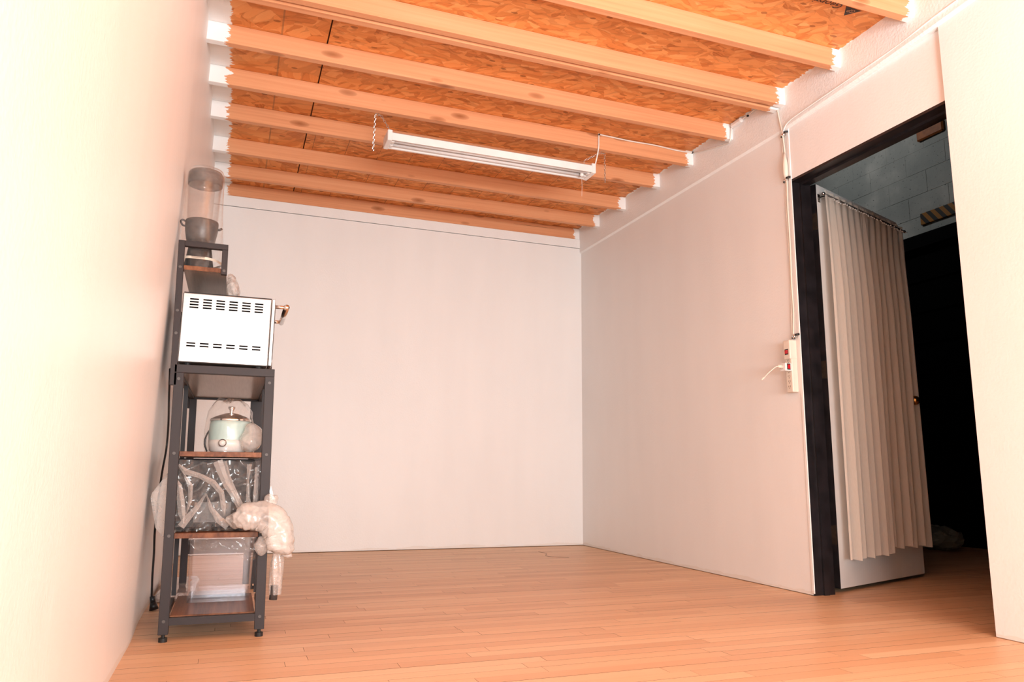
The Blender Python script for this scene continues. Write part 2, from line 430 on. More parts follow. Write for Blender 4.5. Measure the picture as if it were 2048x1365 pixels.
# floor: a dark bed and separate hardwood strips laid along X
floor = struct(obj('floor', box(-3.1, 6.2, YF - 0.1, 3.2, -0.06, -0.012), 'gap_dark'))
PW = 0.0572
lens = [0.45, 0.62, 0.8, 1.05, 1.35]
plank_me = {}
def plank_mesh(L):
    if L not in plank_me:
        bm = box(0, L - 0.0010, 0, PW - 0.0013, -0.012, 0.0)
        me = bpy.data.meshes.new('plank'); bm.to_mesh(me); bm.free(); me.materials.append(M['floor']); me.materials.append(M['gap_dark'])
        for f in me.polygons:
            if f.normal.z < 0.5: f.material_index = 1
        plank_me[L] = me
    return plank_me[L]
rest = bmesh.new()
nrow0 = 0
def rest_plank(x0, x1, y0):
    box(x0, x1 - 0.0012, y0, y0 + PW - 0.0010, -0.012, 0.0, rest)
row = 0; y = 0.06; n_pl = 0
rp = random.Random(11)
while y > YF:
    y0 = y - PW; x = -2.93 - rp.random() * 0.3
    end_room = 0.08
    while x < 6.0:
        L = rp.choice(lens); x1 = x + L
        near_room = y0 > -3.95 and x < -0.02
        near_hall = (-3.45 < y0 < -2.0) and -0.02 <= x < 1.3
        if (near_room or near_hall) and n_pl < 298:
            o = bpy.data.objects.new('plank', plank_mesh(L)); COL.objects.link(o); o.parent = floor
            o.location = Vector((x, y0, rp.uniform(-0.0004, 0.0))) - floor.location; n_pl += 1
        else:
            if x < 0.1 or y0 > -4.2: rest_plank(x, x1, y0)
        x = x1
    y = y0; row += 1
y = 0.06
while y < 3.0:                       # hall floor beyond the back wall line
    x = 0.2 - rp.random() * 0.3
    while x < 6.0:
        L = rp.choice(lens); rest_plank(x, x + L, y); x += L
    y += PW
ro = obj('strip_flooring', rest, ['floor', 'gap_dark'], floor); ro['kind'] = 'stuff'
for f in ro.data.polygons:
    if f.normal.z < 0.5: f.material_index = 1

def grid(fn, ys, zs):
    bm = bmesh.new(); rows = [[bm.verts.new(fn(y, z)) for z in zs] for y in ys]
    for i in range(len(ys) - 1):
        for j in range(len(zs) - 1):
            bm.faces.new((rows[i][j], rows[i + 1][j], rows[i + 1][j + 1], rows[i][j + 1]))
    return bm
def sstep(a, b, x):
    t = max(0, min(1, (x - a) / (b - a))); return t * t * (3 - 2 * t)
def left_x(y, z):
    b = 0.004 * noise.noise(Vector((0, y * 0.7, z * 1.0)))
    return -2.857 + 0.046 * z / 2.45 - 0.014 * sstep(-2.62, -2.15, y) + b
ys = [YF + (0.25 - YF) * i / 90 for i in range(91)]; zs = [-0.01 + (ZC + 0.06) * i / 24 for i in range(25)]
bm = grid(lambda y, z: Vector((left_x(y, z), y, z)), ys, zs)
geo = bmesh.ops.extrude_face_region(bm, geom=bm.faces[:])
for v in geo['geom']:
    if isinstance(v, bmesh.types.BMVert): v.co.x = -3.0
bmesh.ops.recalc_face_normals(bm, faces=bm.faces)
struct(obj('wall_left', bm, 'wall_paint', smooth=False))
struct(obj('wall_back', box(-2.95, 0.13, 0.0, 0.12, 0.004, 2.372), 'wall_paint'))
struct(obj('wall_front', box(-2.95, 0.13, YF - 0.12, YF, -0.01, ZC), 'wall_paint'))
# top board of the back wall, a shade proud, with a thin shadow gap under it
struct(obj('trim_1', box(-2.95, 0.0, -0.004, 0.1, 2.3765, 2.4505, bev=0.0015), 'wall_paint'))
# right wall: panel, header over the door, sheet beyond the door (2 cm proud), rough band under the ceiling
YD, YE, ZD = -2.468, -3.386, 2.048
bm = bmesh.new()
box(0.0, 0.122, YD, 0.13, 0.003, 2.335, bm)                    # far panel
box(0.0005, 0.122, YE - 0.02, YD, ZD, 2.36, bm)                # header
box(-0.022, 0.122, YF, YE, 0.002, 2.385, bm)                   # near sheet
wr = struct(obj('wall_right', bm, 'wall_paint'))
# rough upper band with a chamfered lower lip that rises a little toward the camera
bm = bmesh.new()
prof = [(0.10, 0.0), (0.10, 0.24), (-0.014, 0.24), (-0.013, 0.010), (-0.001, 0.0)]
secs = []
for yy, zz in [(0.13, 2.331), (-1.5, 2.327), (-2.41, 2.322), (-3.04, 2.342), (-3.39, 2.357), (-3.56, 2.370), (-4.2, 2.385), (YF, 2.40)]:
    e = 0.0 if yy > -2.43 else -0.012
    e2 = -0.012 if yy < -3.3 else 0.0
    secs.append([bm.verts.new((px + (e + e2 if px <= 0.0 else 0), yy, min(zz + pz, ZC) if pz < 0.2 else ZC)) for px, pz in prof])
for a, b in zip(secs[:-1], secs[1:]):
    for k in range(5):
        bm.faces.new((a[k], a[(k + 1) % 5], b[(k + 1) % 5], b[k]))
bm.faces.new(secs[0]); bm.faces.new(secs[-1][::-1]); bmesh.ops.recalc_face_normals(bm, faces=bm.faces)
struct(obj('trim_2', bm, 'wall_rough'))
# vertical seam where the header sheet meets the panel
struct(obj('trim_3', box(-0.0035, 0.002, YD - 0.012, YD + 0.004, 0.01, 2.325, bev=0.0015), 'wall_paint'))

# ceiling: separate strand-board sheets
ceil = struct(obj('ceiling', box(-3.0, 0.13, YF, 0.13, ZC + 0.012, ZC + 0.06), 'gap_dark'))
def sheet(x0, x1, y0, y1, mat):
    obj('strand_board', box(x0, x1, y0, y1, ZC, ZC + 0.011), mat, ceil)
ysp = [0.13, -1.268, -2.49, -3.70, -4.9, -6.1, YF]
for a, b in zip(ysp[:-1], ysp[1:]):
    sheet(-3.0, -2.3035, b + 0.0015, a - 0.0015, 'osb_large')
    sheet(-2.2965, 0.12, b + 0.0015, a - 0.0015, 'osb_fine')
# joists
YK = [0.004, -0.361, -0.780, -1.250, -1.644, -2.039, -2.482, -2.872, -3.289, -3.69, -4.09, -4.50]
where = ['against the back wall, lowest in view', 'one bay in front of the back wall', 'two bays in front of the back wall', 'just behind the hanging light fixture',
         'above the light fixture, carrying its chains', 'one bay in front of the light fixture', 'doubled with a dark gap beside it', 'one bay nearer than the doubled joist', 'nearest joist in view, above the doorway', 'first one behind the nearest in view', 'second one behind the nearest in view', 'third one behind the nearest in view']
def joist(y, z0, label):
    o = obj('ceiling_joist', box(-2.87, 0.06, y, y + 0.038, z0, ZC - 0.0005, bev=0.002), 'joist', loc=Vector((-1.4, y + 0.019, z0)))
    tag(o, label, 'joist', 'bare wood ceiling joists'); return o
for k, yk in enumerate(YK):
    lab = 'bare pine ceiling joist with white-painted ends, ' + where[k]
    joist(yk, ZB, lab)
joist(-2.482 + 0.053, ZB - 0.004, 'second pine board of the doubled ceiling joist, behind the dark gap')
# flat stickers and the printed mark on the sheets
for i, (sx, sy) in enumerate([(-1.318, -0.30), (-0.735, -0.31), (-0.30, -0.31)]):
    o = obj('sticker', box(sx - 0.022, sx + 0.022, sy - 0.02, sy + 0.02, ZC - 0.0012, ZC), 'sticker', ceil)
tri = bmesh.new()
tv = [(-0.248, -3.147), (-0.206, -3.090), (-0.160, -3.143)]
lo = [tri.verts.new((a, b, ZC - 0.0008)) for a, b in tv]; hi = [tri.verts.new((a, b, ZC)) for a, b in tv]
tri.faces.new(lo); tri.faces.new(hi[::-1])
for k in range(3): tri.faces.new((lo[k], lo[(k + 1) % 3], hi[(k + 1) % 3], hi[k]))
bmesh.ops.recalc_face_normals(tri, faces=tri.faces)
logo = obj('printed_triangle', tri, 'print_ink', ceil)
def text_mesh(name, s, size, mtx, mat, parent, shear=0.0):
    cu = bpy.data.curves.new(name, 'FONT'); cu.body = s; cu.size = size; cu.extrude = 0.0004; cu.shear = shear; cu.resolution_u = 2
    to = bpy.data.objects.new(name + '_tmp', cu); COL.objects.link(to)
    bpy.context.view_layer.update()
    me = bpy.data.meshes.new_from_object(to); bpy.data.objects.remove(to)
    me.transform(mtx); bm = bmesh.new(); bm.from_mesh(me); bpy.data.meshes.remove(me)
    return obj(name, bm, mat, parent)
# lettering reads toward the far side of the room, seen from below
def ceil_text(px, py): return Matrix.Translation((px, py, ZC - 0.0006)) @ Matrix(((-1, 0, 0, 0), (0, 1, 0, 0), (0, 0, -1, 0), (0, 0, 0, 1)))
text_mesh('printed_lettering', 'Georgia-Pacific', 0.052, ceil_text(-0.258, -3.152), 'print_ink', ceil, 0.25)
lg = text_mesh('printed_emblem', 'GP', 0.030, Matrix.Translation((0, 0, -0.0012)) @ ceil_text(-0.182, -3.138), 'kraft', logo, 0.2)

# ------------------------------------------------------------------ doorway, door, curtain
bm = bmesh.new()
box(0.001, 0.125, YD - 0.004, YD + 0.03, 0.0, ZD, bm)              # hinge jamb lining
box(0.001, 0.125, YE - 0.0, YD - 0.004, ZD - 0.012, ZD + 0.02, bm) # head lining
box(0.001, 0.125, YE - 0.03, YE + 0.004, 0.0, ZD, bm)              # strike jamb lining
fr = obj('door_frame', bm, 'jamb_black'); fr.name = 'trim_4'; struct(fr)
bm = bmesh.new(); box(0.055, 0.085, YD - 0.014, YD - 0.003, 0.0, ZD - 0.012, bm); obj('door_stop', bm, 'jamb_black', fr)
bm = bmesh.new(); box(0.055, 0.085, YE + 0.004, YD - 0.014, ZD - 0.024, ZD - 0.012, bm); obj('door_stop', bm, 'jamb_black', fr)
ang = math.radians(19.2); U = Vector((math.cos(ang), math.sin(ang), 0)); Nn = Vector((math.sin(ang), -math.cos(ang), 0))
P0 = Vector((0.188, -2.444, 0))
def dpt(u, off, z): return P0 + U * u + Nn * off + Vector((0, 0, z))
def dbox(u0, u1, o0, o1, z0, z1, bm=None, bev=0.0):
    bm = bm or bmesh.new(); b2 = box(u0, u1, o0, o1, z0, z1, bev=bev)
    for v in b2.verts: v.co = dpt(v.co.x, v.co.y, v.co.z)
    me = bpy.data.meshes.new('tmp'); b2.to_mesh(me); b2.free(); bm.from_mesh(me); bpy.data.meshes.remove(me)
    bmesh.ops.recalc_face_normals(bm, faces=bm.faces)
    return bm
door = bpy.data.objects.new('door_1', None); COL.objects.link(door); door.location = P0; struct(door)
bm = dbox(0.0, 0.945, -0.040, 0.0, 0.020, 2.062)
leaf = obj('door_leaf', bm, ['door_white', 'jamb_black'], door)
for f in leaf.data.polygons:
    if abs(f.normal.dot(Nn)) < 0.5 or f.normal.dot(Nn) < -0.5: f.material_index = 1
for hz in (0.27, 1.08, 1.86):
    hb = cyl(dpt(-0.008, -0.045, hz - 0.045), dpt(-0.008, -0.045, hz + 0.045), 0.007, 10)
    hg = obj('hinge', hb, 'rust', door)
    obj('hinge_plate', dbox(-0.0015, 0.0, -0.036, -0.004, hz - 0.045, hz + 0.045), 'rust', hg)
kn = bmesh.new(); cyl(dpt(0.885, 0.0, 0.98), dpt(0.885, 0.035, 0.98), 0.010, 12, kn)
bmesh.ops.create_uvsphere(kn, u_segments=14, v_segments=10, radius=0.026, matrix=Matrix.Translation(dpt(0.885, 0.048, 0.98)))
simple('brass', (0.60, 0.33, 0.10), 0.25, 1.0)
obj('door_knob', kn, 'brass', door, True)
# rod with brackets
rod = thing('curtain_rod', dpt(0.0, 0.0, 1.99), 'thin metal curtain rod with end brackets across the top of the open door', 'curtain rod')
obj('rod', cyl(dpt(-0.01, 0.045, 1.994), dpt(0.935, 0.045, 1.994), 0.005, 10), 'screw_metal', rod, True)
for u in (0.018, 0.925):
    b = dbox(u - 0.012, u + 0.012, 0.0, 0.004, 1.965, 2.010, bev=0.001)
    dbox(u - 0.004, u + 0.004, 0.0, 0.048, 1.986, 1.992, b)
    obj('bracket', b, 'chrome', rod)
for u in (-0.012, 0.937):
    b = bmesh.new(); bmesh.ops.create_uvsphere(b, u_segments=10, v_segments=8, radius=0.009, matrix=Matrix.Translation(dpt(u, 0.045, 1.994)))
    obj('finial', b, 'chrome', rod, True)
# two sheer panels gathered on the rod
def curtain(u0, u1, z0a, z0b, folds, seed, lead, flare, nm):
    bm = bmesh.new(); nu, nv = 150, 46; rows = []
    for j in range(nv + 1):
        v = j / nv; row = []
        for i in range(nu + 1):
            s = i / nu
            zb = z0a + (z0b - z0a) * s + 0.006 * math.sin(s * folds * 2 * PI * 0.5 + seed)
            ztop = 2.013
            z = ztop + (zb - ztop) * v
            ph = s * folds * 2 * PI + seed + 0.9 * noise.noise(Vector((s * 7, v * 0.6, seed)))
            amp = (0.004 + 0.018 * min(1, v * 3.5)) * (0.55 + 0.9 * abs(noise.noise(Vector((s * 5, seed, v * 0.5)))))
            gather = math.exp(-((z - 1.962) / 0.012) ** 2)
            o = 0.046 + lead * min(1, v * 8) + amp * math.sin(ph) * (1 - 0.5 * gather) + (0.007 if z > 1.975 else 0.0) * 0
            u = u0 + (u1 - u0) * s + flare * (s - 0.5) * v * 0.6 + 0.006 * math.cos(ph) * v
            if nm == 0: u += 0.03 * v * s
            row.append(bm.verts.new(dpt(u, o, z)))
        rows.append(row)
    for j in range(nv):
        for i in range(nu): bm.faces.new((rows[j][i], rows[j][i + 1], rows[j + 1][i + 1], rows[j + 1][i]))
    return bm
c1 = thing('sheer_curtain', dpt(0.22, 0.056, 0.17), 'pleated beige sheer curtain panel on the door, hinge side, hanging slightly lower', 'curtain', 'sheer curtain panels on the open door')
obj('fabric', curtain(-0.002, 0.440, 0.155, 0.160, 6.5, 0.4, 0.006, 0.02, 0), 'sheer', c1, True)
c2 = thing('sheer_curtain', dpt(0.68, 0.056, 0.19), 'pleated beige sheer curtain panel on the door, latch side, with shorter hem', 'curtain', 'sheer curtain panels on the open door')
obj('fabric', curtain(0.395, 0.905, 0.190, 0.172, 7.0, 2.1, -0.006, 0.11, 1), 'sheer', c2, True)
for cc, a, b in ((c1, 0.05, 0.44), (c2, 0.42, 0.90)):
    bm = bmesh.new(); n = int((b - a) / 0.021)
    for k in range(n):
        bmesh.ops.create_icosphere(bm, subdivisions=1, radius=0.0042, matrix=Matrix.Translation(dpt(a + (b - a) * k / n + random.uniform(-.004, .004), 0.074 + random.uniform(-0.004, 0.004), 1.966 + random.uniform(-0.004, 0.004))))
    obj('gathered_seam', bm, 'white_plastic', cc, True)

# ------------------------------------------------------------------ the dark hall behind the doorway
hw = struct(obj('wall_hall', box(3.0035, 3.15, -3.4, 3.2, 2.40, 4.6), 'block'))
blk = {}
for r in range(8):
    z = 2.62 + r * 0.203
    for c in range(9):
        yb = -2.0 + c * 0.406 + (0.203 if r % 2 else 0.0)
        bm = box(3.0 + random.uniform(0, 0.002), 3.03, yb, yb + 0.4025, z, z + 0.1995, bev=0.002)
        obj('concrete_block', bm, 'block', hw)
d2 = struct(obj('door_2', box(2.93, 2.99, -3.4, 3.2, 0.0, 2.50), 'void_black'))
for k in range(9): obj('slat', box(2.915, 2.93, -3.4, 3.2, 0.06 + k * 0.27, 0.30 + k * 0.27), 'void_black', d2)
struct(obj('trim_5', box(2.86, 3.01, -3.4, 3.2, 2.50, 2.615), 'hall_beam'))
bm = box(2.972, 3.0, -1.005, -0.735, 3.50, 3.605, bev=0.012)
tag(obj('wood_block', bm, 'block_wood'), 'short brown wooden block fixed high on the grey block wall beyond the doorway', 'block')
bm = box(2.982, 3.0, -1.055, -0.70, 2.735, 2.84, bev=0.003)
tag(obj('hazard_board', bm, 'hazard'), 'black and yellow striped board on the grey wall beyond the doorway', 'board')
simple('dim_bag', (0.22, 0.22, 0.18), 0.5)
bm = bmesh.new(); bmesh.ops.create_icosphere(bm, subdivisions=4, radius=1.0)
for v in bm.verts: v.co = Vector((2.45 + v.co.x * 0.15, -1.02 + v.co.y * 0.21, 0.075 + max(v.co.z, -0.95) * 0.08))
crumple(bm, 0.02, 11, 4.0)
zmin = min(v.co.z for v in bm.verts)
for v in bm.verts: v.co.z -= zmin
tag(obj('crumpled_bag', bm, 'dim_bag'), 'crumpled bag lying on the dark hall floor beyond the doorway', 'bag')

# ------------------------------------------------------------------ hanging shop light
ZL = 2.30; LX0, LX1, LY0, LY1 = -1.925, -0.685, -1.632, -1.510
fx = thing('shop_light', (-1.305, -1.571, ZL), 'long white two-tube shop light hanging on chains below the ceiling joists', 'light fixture')
def extr_x(prof, x0, x1, bm=None):
    bm = bm or bmesh.new()
    a = [bm.verts.new((x0, y, z)) for y, z in prof]; b = [bm.verts.new((x1, y, z)) for y, z in prof]; n = len(prof)
    for k in range(n): bm.faces.new((a[k], a[(k + 1) % n], b[(k + 1) % n], b[k]))
    bm.faces.new(a[::-1]); bm.faces.new(b); bmesh.ops.recalc_face_normals(bm, faces=bm.faces); return bm
t_ = 0.003
hp = [(LY0, ZL + 0.004), (LY0, ZL + 0.045), (LY0 + 0.02, ZL + 0.058), (LY1 - 0.02, ZL + 0.058), (LY1, ZL + 0.045), (LY1, ZL + 0.004),
      (LY1 - 0.012, ZL + 0.004), (LY1 - 0.012, ZL + 0.012), (LY1 - 0.022, ZL + 0.036), (LY0 + 0.022, ZL + 0.036), (LY0 + 0.006, ZL + 0.012), (LY0 + 0.006, ZL + 0.004)]
obj('housing', extr_x(hp, LX0 + 0.02, LX1 - 0.02), 'fixture_white', fx)
for x0, x1 in ((LX0, LX0 + 0.026), (LX1 - 0.026, LX1)):
    obj('end_cap', box(x0, x1, LY0 - 0.003, LY1 + 0.003, ZL, ZL + 0.061, bev=0.003), 'fixture_white', fx)
for yy in (LY0 + 0.038, LY1 - 0.036):
    tb = obj('tube', cyl((LX0 + 0.03, yy, ZL + 0.019), (LX1 - 0.03, yy, ZL + 0.019), 0.0127, 16), 'tube_white', fx, True)
    for xx in (LX0 + 0.026, LX1 - 0.044): obj('tube_socket', box(xx, xx + 0.018, yy - 0.014, yy + 0.014, ZL + 0.004, ZL + 0.036, bev=0.002), 'fixture_white', tb)
sw = obj('pull_switch', cyl((LX1 - 0.065, LY0 + 0.058, ZL - 0.006), (LX1 - 0.065, LY0 + 0.058, ZL + 0.036), 0.011, 14), 'fixture_white', fx, True)
obj('pull_cord', tube([(LX1 - 0.065, LY0 + 0.058, ZL - 0.004), (LX1 - 0.064, LY0 + 0.057, ZL - 0.07), (LX1 - 0.065, LY0 + 0.058, ZL - 0.130)], 0.0009, 5), 'cable_white', sw)
# wire yokes
HKL = Vector((-1.974, -1.615, ZB - 0.006)); HKR = Vector((-0.636, -1.615, ZB - 0.006))
VL = Vector((-1.905, -1.575, 2.382)); VR = Vector((-0.74, -1.585, 2.385))
for V, xs in ((VL, (LX0 + 0.045, LX0 + 0.15)), (VR, (LX1 - 0.045, LX1 - 0.15))):
    bm = tube([(xs[0], -1.571, ZL + 0.058), V], 0.0010, 5); tube([V, (xs[1], -1.571, ZL + 0.058)], 0.0010, 5, bm)
    obj('wire_yoke', bm, 'chain_zinc', fx)
for V, H, zend, lab in ((VL, HKL, 2.235, 'zinc chain with loose end at the end of the light nearer the rack'),
                        (VR, HKR, 2.262, 'zinc chain with loose end at the corded end of the light')):
    sgn = -1 if H is HKL else 1
    bm = chain([V + Vector((0, 0, 0.004)), H + Vector((-sgn * 0.012, 0, -0.006)), H + Vector((sgn * 0.018, 0, -0.004)), Vector((H.x + sgn * 0.022, H.y + 0.004, zend))])
    ch = tag(obj('hanging_chain', bm, 'chain_zinc', loc=H), lab, 'chain', 'chains of the shop light')
    hk = tube([H + Vector((0, 0, 0.007)), H + Vector((0, 0.0, -0.002)), H + Vector((0, 0.006, -0.009)), H + Vector((0, 0.012, -0.004))], 0.0016, 6)
    obj('hook', hk, 'chain_zinc', ch)
# supply cord: up to the joist, along its face to the wall
yk4 = -1.644
cord = obj('light_cord', tube([(LX1 + 0.002, -1.60, ZL + 0.03), (-0.683, -1.62, 2.36), (-0.676, yk4 - 0.006, 2.45), (-0.672, yk4 - 0.006, 2.538), (-0.655, yk4 - 0.006, 2.540), (-0.45, yk4 - 0.006, 2.534), (-0.30, yk4 - 0.006, 2.536), (-0.13, yk4 - 0.006, 2.528), (-0.016, yk4 - 0.008, 2.531)], 0.0042, 8, smooth_n=5), 'cable_white', smooth=True)
tag(cord, 'white power cord rising from the shop light and running along a joist to the wall', 'cord')
for q in ((-0.671, yk4 - 0.006, 2.538), (-0.022, yk4 - 0.008, 2.531)):
    obj('cable_clip', box(q[0] - 0.005, q[0] + 0.005, q[1] - 0.006, q[1] + 0.006, q[2] - 0.005, q[2] + 0.005, bev=0.001), 'black_plastic', cord)

# cable along the top of the wall, box connector beside the joist
cb = obj('wall_cable', tube([(-0.020, yk4 - 0.01, 2.528), (-0.022, -1.80, 2.490), (-0.022, -1.99, 2.445), (-0.030, -2.035, 2.442), (-0.032, -2.052, 2.49), (-0.030, -2.07, 2.520), (-0.022, -2.19, 2.530), (-0.02, -2.30, 2.538), (-0.018, -2.41, 2.541)], 0.0036, 8, smooth_n=5), 'cable_white', smooth=True)
tag(cb, 'white-painted cable looping around a joist end at the top of the wall', 'cable')
obj('inline_plug', box(-0.040, -0.014, -2.145, -2.055, 2.512, 2.538, bev=0.006), 'white_plastic', cb)
for yy in (-2.062, -2.20): obj('cable_clip', box(-0.034, -0.024, yy - 0.005, yy + 0.005, 2.516, 2.526, bev=0.001), 'black_plastic', cb)
# drop cable to the power strip
dc = obj('drop_cable', tube([(-0.018, -2.425, 2.452), (-0.020, -2.440, 2.38), (-0.018, -2.452, 2.31), (-0.010, -2.452, 2.22), (-0.012, -2.458, 2.12), (-0.010, -2.456, 2.03), (-0.008, -2.450, 1.90), (-0.008, -2.452, 1.70), (-0.008, -2.447, 1.52), (-0.008, -2.449, 1.36), (-0.010, -2.440, 1.225)], 0.0040, 8, smooth_n=5), 'ivory', smooth=True)
tag(dc, 'cream cable running down the wall beside the doorway to the power strip', 'cable')
obj('second_strand', tube([(-0.010, -2.436, 2.31), (-0.007, -2.437, 2.15), (-0.008, -2.446, 2.05), (-0.007, -2.438, 1.90), (-0.007, -2.440, 1.65), (-0.007, -2.437, 1.45), (-0.010, -2.432, 1.22)], 0.0026, 6, smooth_n=4), 'ivory', dc, True)
obj('inline_connector', tube([(-0.014, -2.452, 2.20), (-0.016, -2.457, 2.16), (-0.018, -2.459, 2.13), (-0.018, -2.460, 2.075), (-0.014, -2.457, 2.055)], [0.005, 0.010, 0.0135, 0.0135, 0.007], 10), 'ivory', dc, True)
uc = obj('upper_cable', tube([(-0.018, -2.452, 2.30), (-0.026, -2.50, 2.340), (-0.029, -2.62, 2.352), (-0.029, -2.92, 2.366), (-0.029, -3.20, 2.380), (-0.041, -3.45, 2.400), (-0.041, -4.0, 2.43)], 0.0034, 8, smooth_n=5), 'wall_paint', smooth=True)
tag(uc, 'painted-over cable running above the doorway along the ledge', 'cable')
for zz, lab in ((2.300, 'top'), (2.052, 'middle'), (1.233, 'lowest')):
    c = thing('cable_clamp', (-0.005, -2.452, zz), '%s of three metal cable clamps with dark wing on the drop cable' % {'top': 'topmost', 'middle': 'middle one', 'lowest': 'lowest'}[lab], 'clamp', 'clamps on the drop cable')
    yy = -2.452
    bm = box(-0.022, 0.0, yy - 0.010, yy + 0.010, zz - 0.006, zz + 0.006, bev=0.003)
    obj('strap', bm, 'chrome', c, True)
    bm = cyl((-0.024, yy - 0.016, zz + 0.004), (-0.006, yy - 0.028, zz + 0.008), 0.0055, 10)
    obj('nail_wing', bm, 'black_plastic', c, True)
    obj('nail_head', cyl((-0.015, yy + 0.014, zz - 0.006), (0.0, yy + 0.014, zz - 0.006), 0.005, 10), 'screw_metal', c, True)

# power strip
ps = thing('power_strip', (-0.016, -2.432, 0.955), 'cream power strip with red switch mounted upright on the wall beside the doorway', 'power strip')
PY0, PY1 = -2.452, -2.404
obj('strip_body', box(-0.038, -0.001, PY0 + 0.001, PY1 - 0.001, 0.955, 1.13, bev=0.005, seg=2), 'ivory', ps)
obj('breaker_housing', box(-0.046, -0.001, PY0, PY1, 1.118, 1.215, bev=0.005, seg=2), 'ivory', ps)
fr_ = obj('switch_frame', box(-0.0475, -0.044, -2.440, -2.416, 1.142, 1.170, bev=0.0006), 'black_plastic', ps)
obj('rocker_switch', box(-0.0505, -0.046, -2.437, -2.419, 1.147, 1.165, bev=0.001), 'red_switch', fr_)
for k in range(6):
    zz = 0.985 + k * 0.0255
    bm = box(-0.0386, -0.036, -2.4235, -2.4215, zz - 0.004, zz + 0.004); box(-0.0386, -0.036, -2.4345, -2.4325, zz - 0.005, zz + 0.005, bm); cyl((-0.0386, -2.428, zz - 0.009), (-0.036, -2.428, zz - 0.009), 0.0024, 8, bm)
    obj('socket', bm, 'outlet_hole', ps)
ad_ = thing('switched_adapter', (-0.062, -2.43, 1.062), 'small white plug adapter with red switch, plugged into the power strip', 'adapter')
obj('adapter_body', box(-0.078, -0.0387, -2.452, -2.412, 1.058, 1.098, bev=0.003), 'white_plastic', ad_)
b_ = obj('switch_frame', box(-0.068, -0.048, -2.4535, -2.450, 1.064, 1.094, bev=0.0006), 'black_plastic', ad_)
obj('rocker_switch', box(-0.065, -0.051, -2.4560, -2.4525, 1.069, 1.089, bev=0.001), 'red_switch', b_)
pl = thing('cord_plug', (-0.09, -2.43, 1.08), 'ivory plug with a short cut cord stuck in the white adapter', 'plug')
bm = cyl((-0.0785, -2.430, 1.080), (-0.105, -2.430, 1.081), 0.011, 12, r2=0.007); obj('plug_body', bm, 'ivory', pl, True)
obj('cord_stub', tube([(-0.104, -2.43, 1.081), (-0.118, -2.425, 1.075), (-0.150, -2.410, 1.045), (-0.172, -2.405, 1.020)], 0.0026, 6, smooth_n=4), 'ivory', pl, True)
obj('stub_end', cyl((-0.168, -2.406, 1.026), (-0.184, -2.402, 1.012), 0.006, 10, r2=0.003), 'ivory', pl, True)

# ------------------------------------------------------------------ shelf rack
KS = 0.022
def shear(bm):
    for v in bm.verts: v.co.x -= KS * v.co.z
    return bm
RY0, RY1, RM = -2.600, -1.50, -2.14
rack = thing('shelf_rack', (-2.62, -2.05, 0.0), 'tall black metal storage rack with brown wooden shelves against the side wall', 'shelf rack')
def rp_(name, bm, mat, parent=rack, **k): return obj(name, shear(bm), mat, parent, **k)
XL0, XL1, XR0, XR1 = -2.776, -2.745, -2.479, -2.447
def screw_y(x, z, par, y=RY0):
    rp_('screw', cyl((x, y - 0.0025, z), (x, y + 0.001, z), 0.0052, 10), 'screw_metal', par)
for side, (xa, xb) in enumerate(((XL0, XL1), (XR0, XR1))):
    for ya, yb in ((RY0, RY0 + 0.028), (RY1 - 0.028, RY1)):
        wx = 0.022 if (side == 1 and ya > -2) else 0.0
        lg_ = rp_('leg', box(xa - wx, xb, ya, yb, 0.024, 0.884, bev=0.0012), 'black_metal')
        bm = cyl(((xa + xb) / 2, (ya + yb) / 2, 0.0), ((xa + xb) / 2, (ya + yb) / 2, 0.013), 0.0135, 16)
        cyl(((xa + xb) / 2, (ya + yb) / 2, 0.012), ((xa + xb) / 2, (ya + yb) / 2, 0.026), 0.006, 10, bm)
        rp_('levelling_foot', bm, 'rubber', lg_)
        if ya < -2.5:
            for z in (0.066, 0.337, 0.609, 0.862): screw_y((xa + xb) / 2, z, lg_)
    rp_('middle_post', box(xa + 0.008 if side == 0 else xb - 0.024, xa + 0.024 if side == 0 else xb - 0.008, RM - 0.016, RM, 0.08, 0.884), 'black_metal')
for ya, yb in ((RY0, RY0 + 0.028), (RY1 - 0.028, RY1)):
    rp_('end_rail', box(XL0, XR1, ya, yb, 0.884, 0.912, bev=0.0012), 'black_metal')
rp_('lower_bar', box(XL1, XR0, RY0 + 0.002, RY0 + 0.024, 0.052, 0.075), 'black_metal')
rp_('lower_bar', box(XL1, XR0, RM - 0.022, RM, 0.052, 0.075), 'black_metal')
rp_('cross_panel', box(XL1, XR0, RY1 - 0.022, RY1 - 0.006, 0.167, 0.232), 'black_metal')
for xa, xb in ((XL0, XL0 + 0.020), (XR1 - 0.020, XR1)):
    rp_('side_rail', box(xa, xb, RY0 + 0.028, RY1 - 0.028, 0.884, 0.912), 'black_metal')
    rp_('lower_side_rail', box(xa, xb, RY0 + 0.028, RM, 0.052, 0.072), 'black_metal')
def board(nm, x0, x1, y0, y1, z0, z1):
    o = rp_(nm, box(x0, x1, y0, y1, z0, z1, bev=0.0008), ['shelf_wood', 'shelf_under'])
    for f in o.data.polygons:
        if f.normal.z < -0.9: f.material_index = 1
    return o
board('top_board', XL0 + 0.02, XR1 - 0.02, RY0 + 0.028, RY1 - 0.028, 0.893, 0.9115)
board('shelf_board', XL1 + 0.0005, XR0 - 0.0005, RY0 + 0.003, RM, 0.599, 0.616)
board('shelf_board', XL1 + 0.0005, XR0 - 0.0005, RY0 + 0.003, RM, 0.328, 0.345)
board('shelf_board', XL1 + 0.0005, XR0 - 0.0005, RY0 + 0.024, RM - 0.022, 0.064, 0.079)
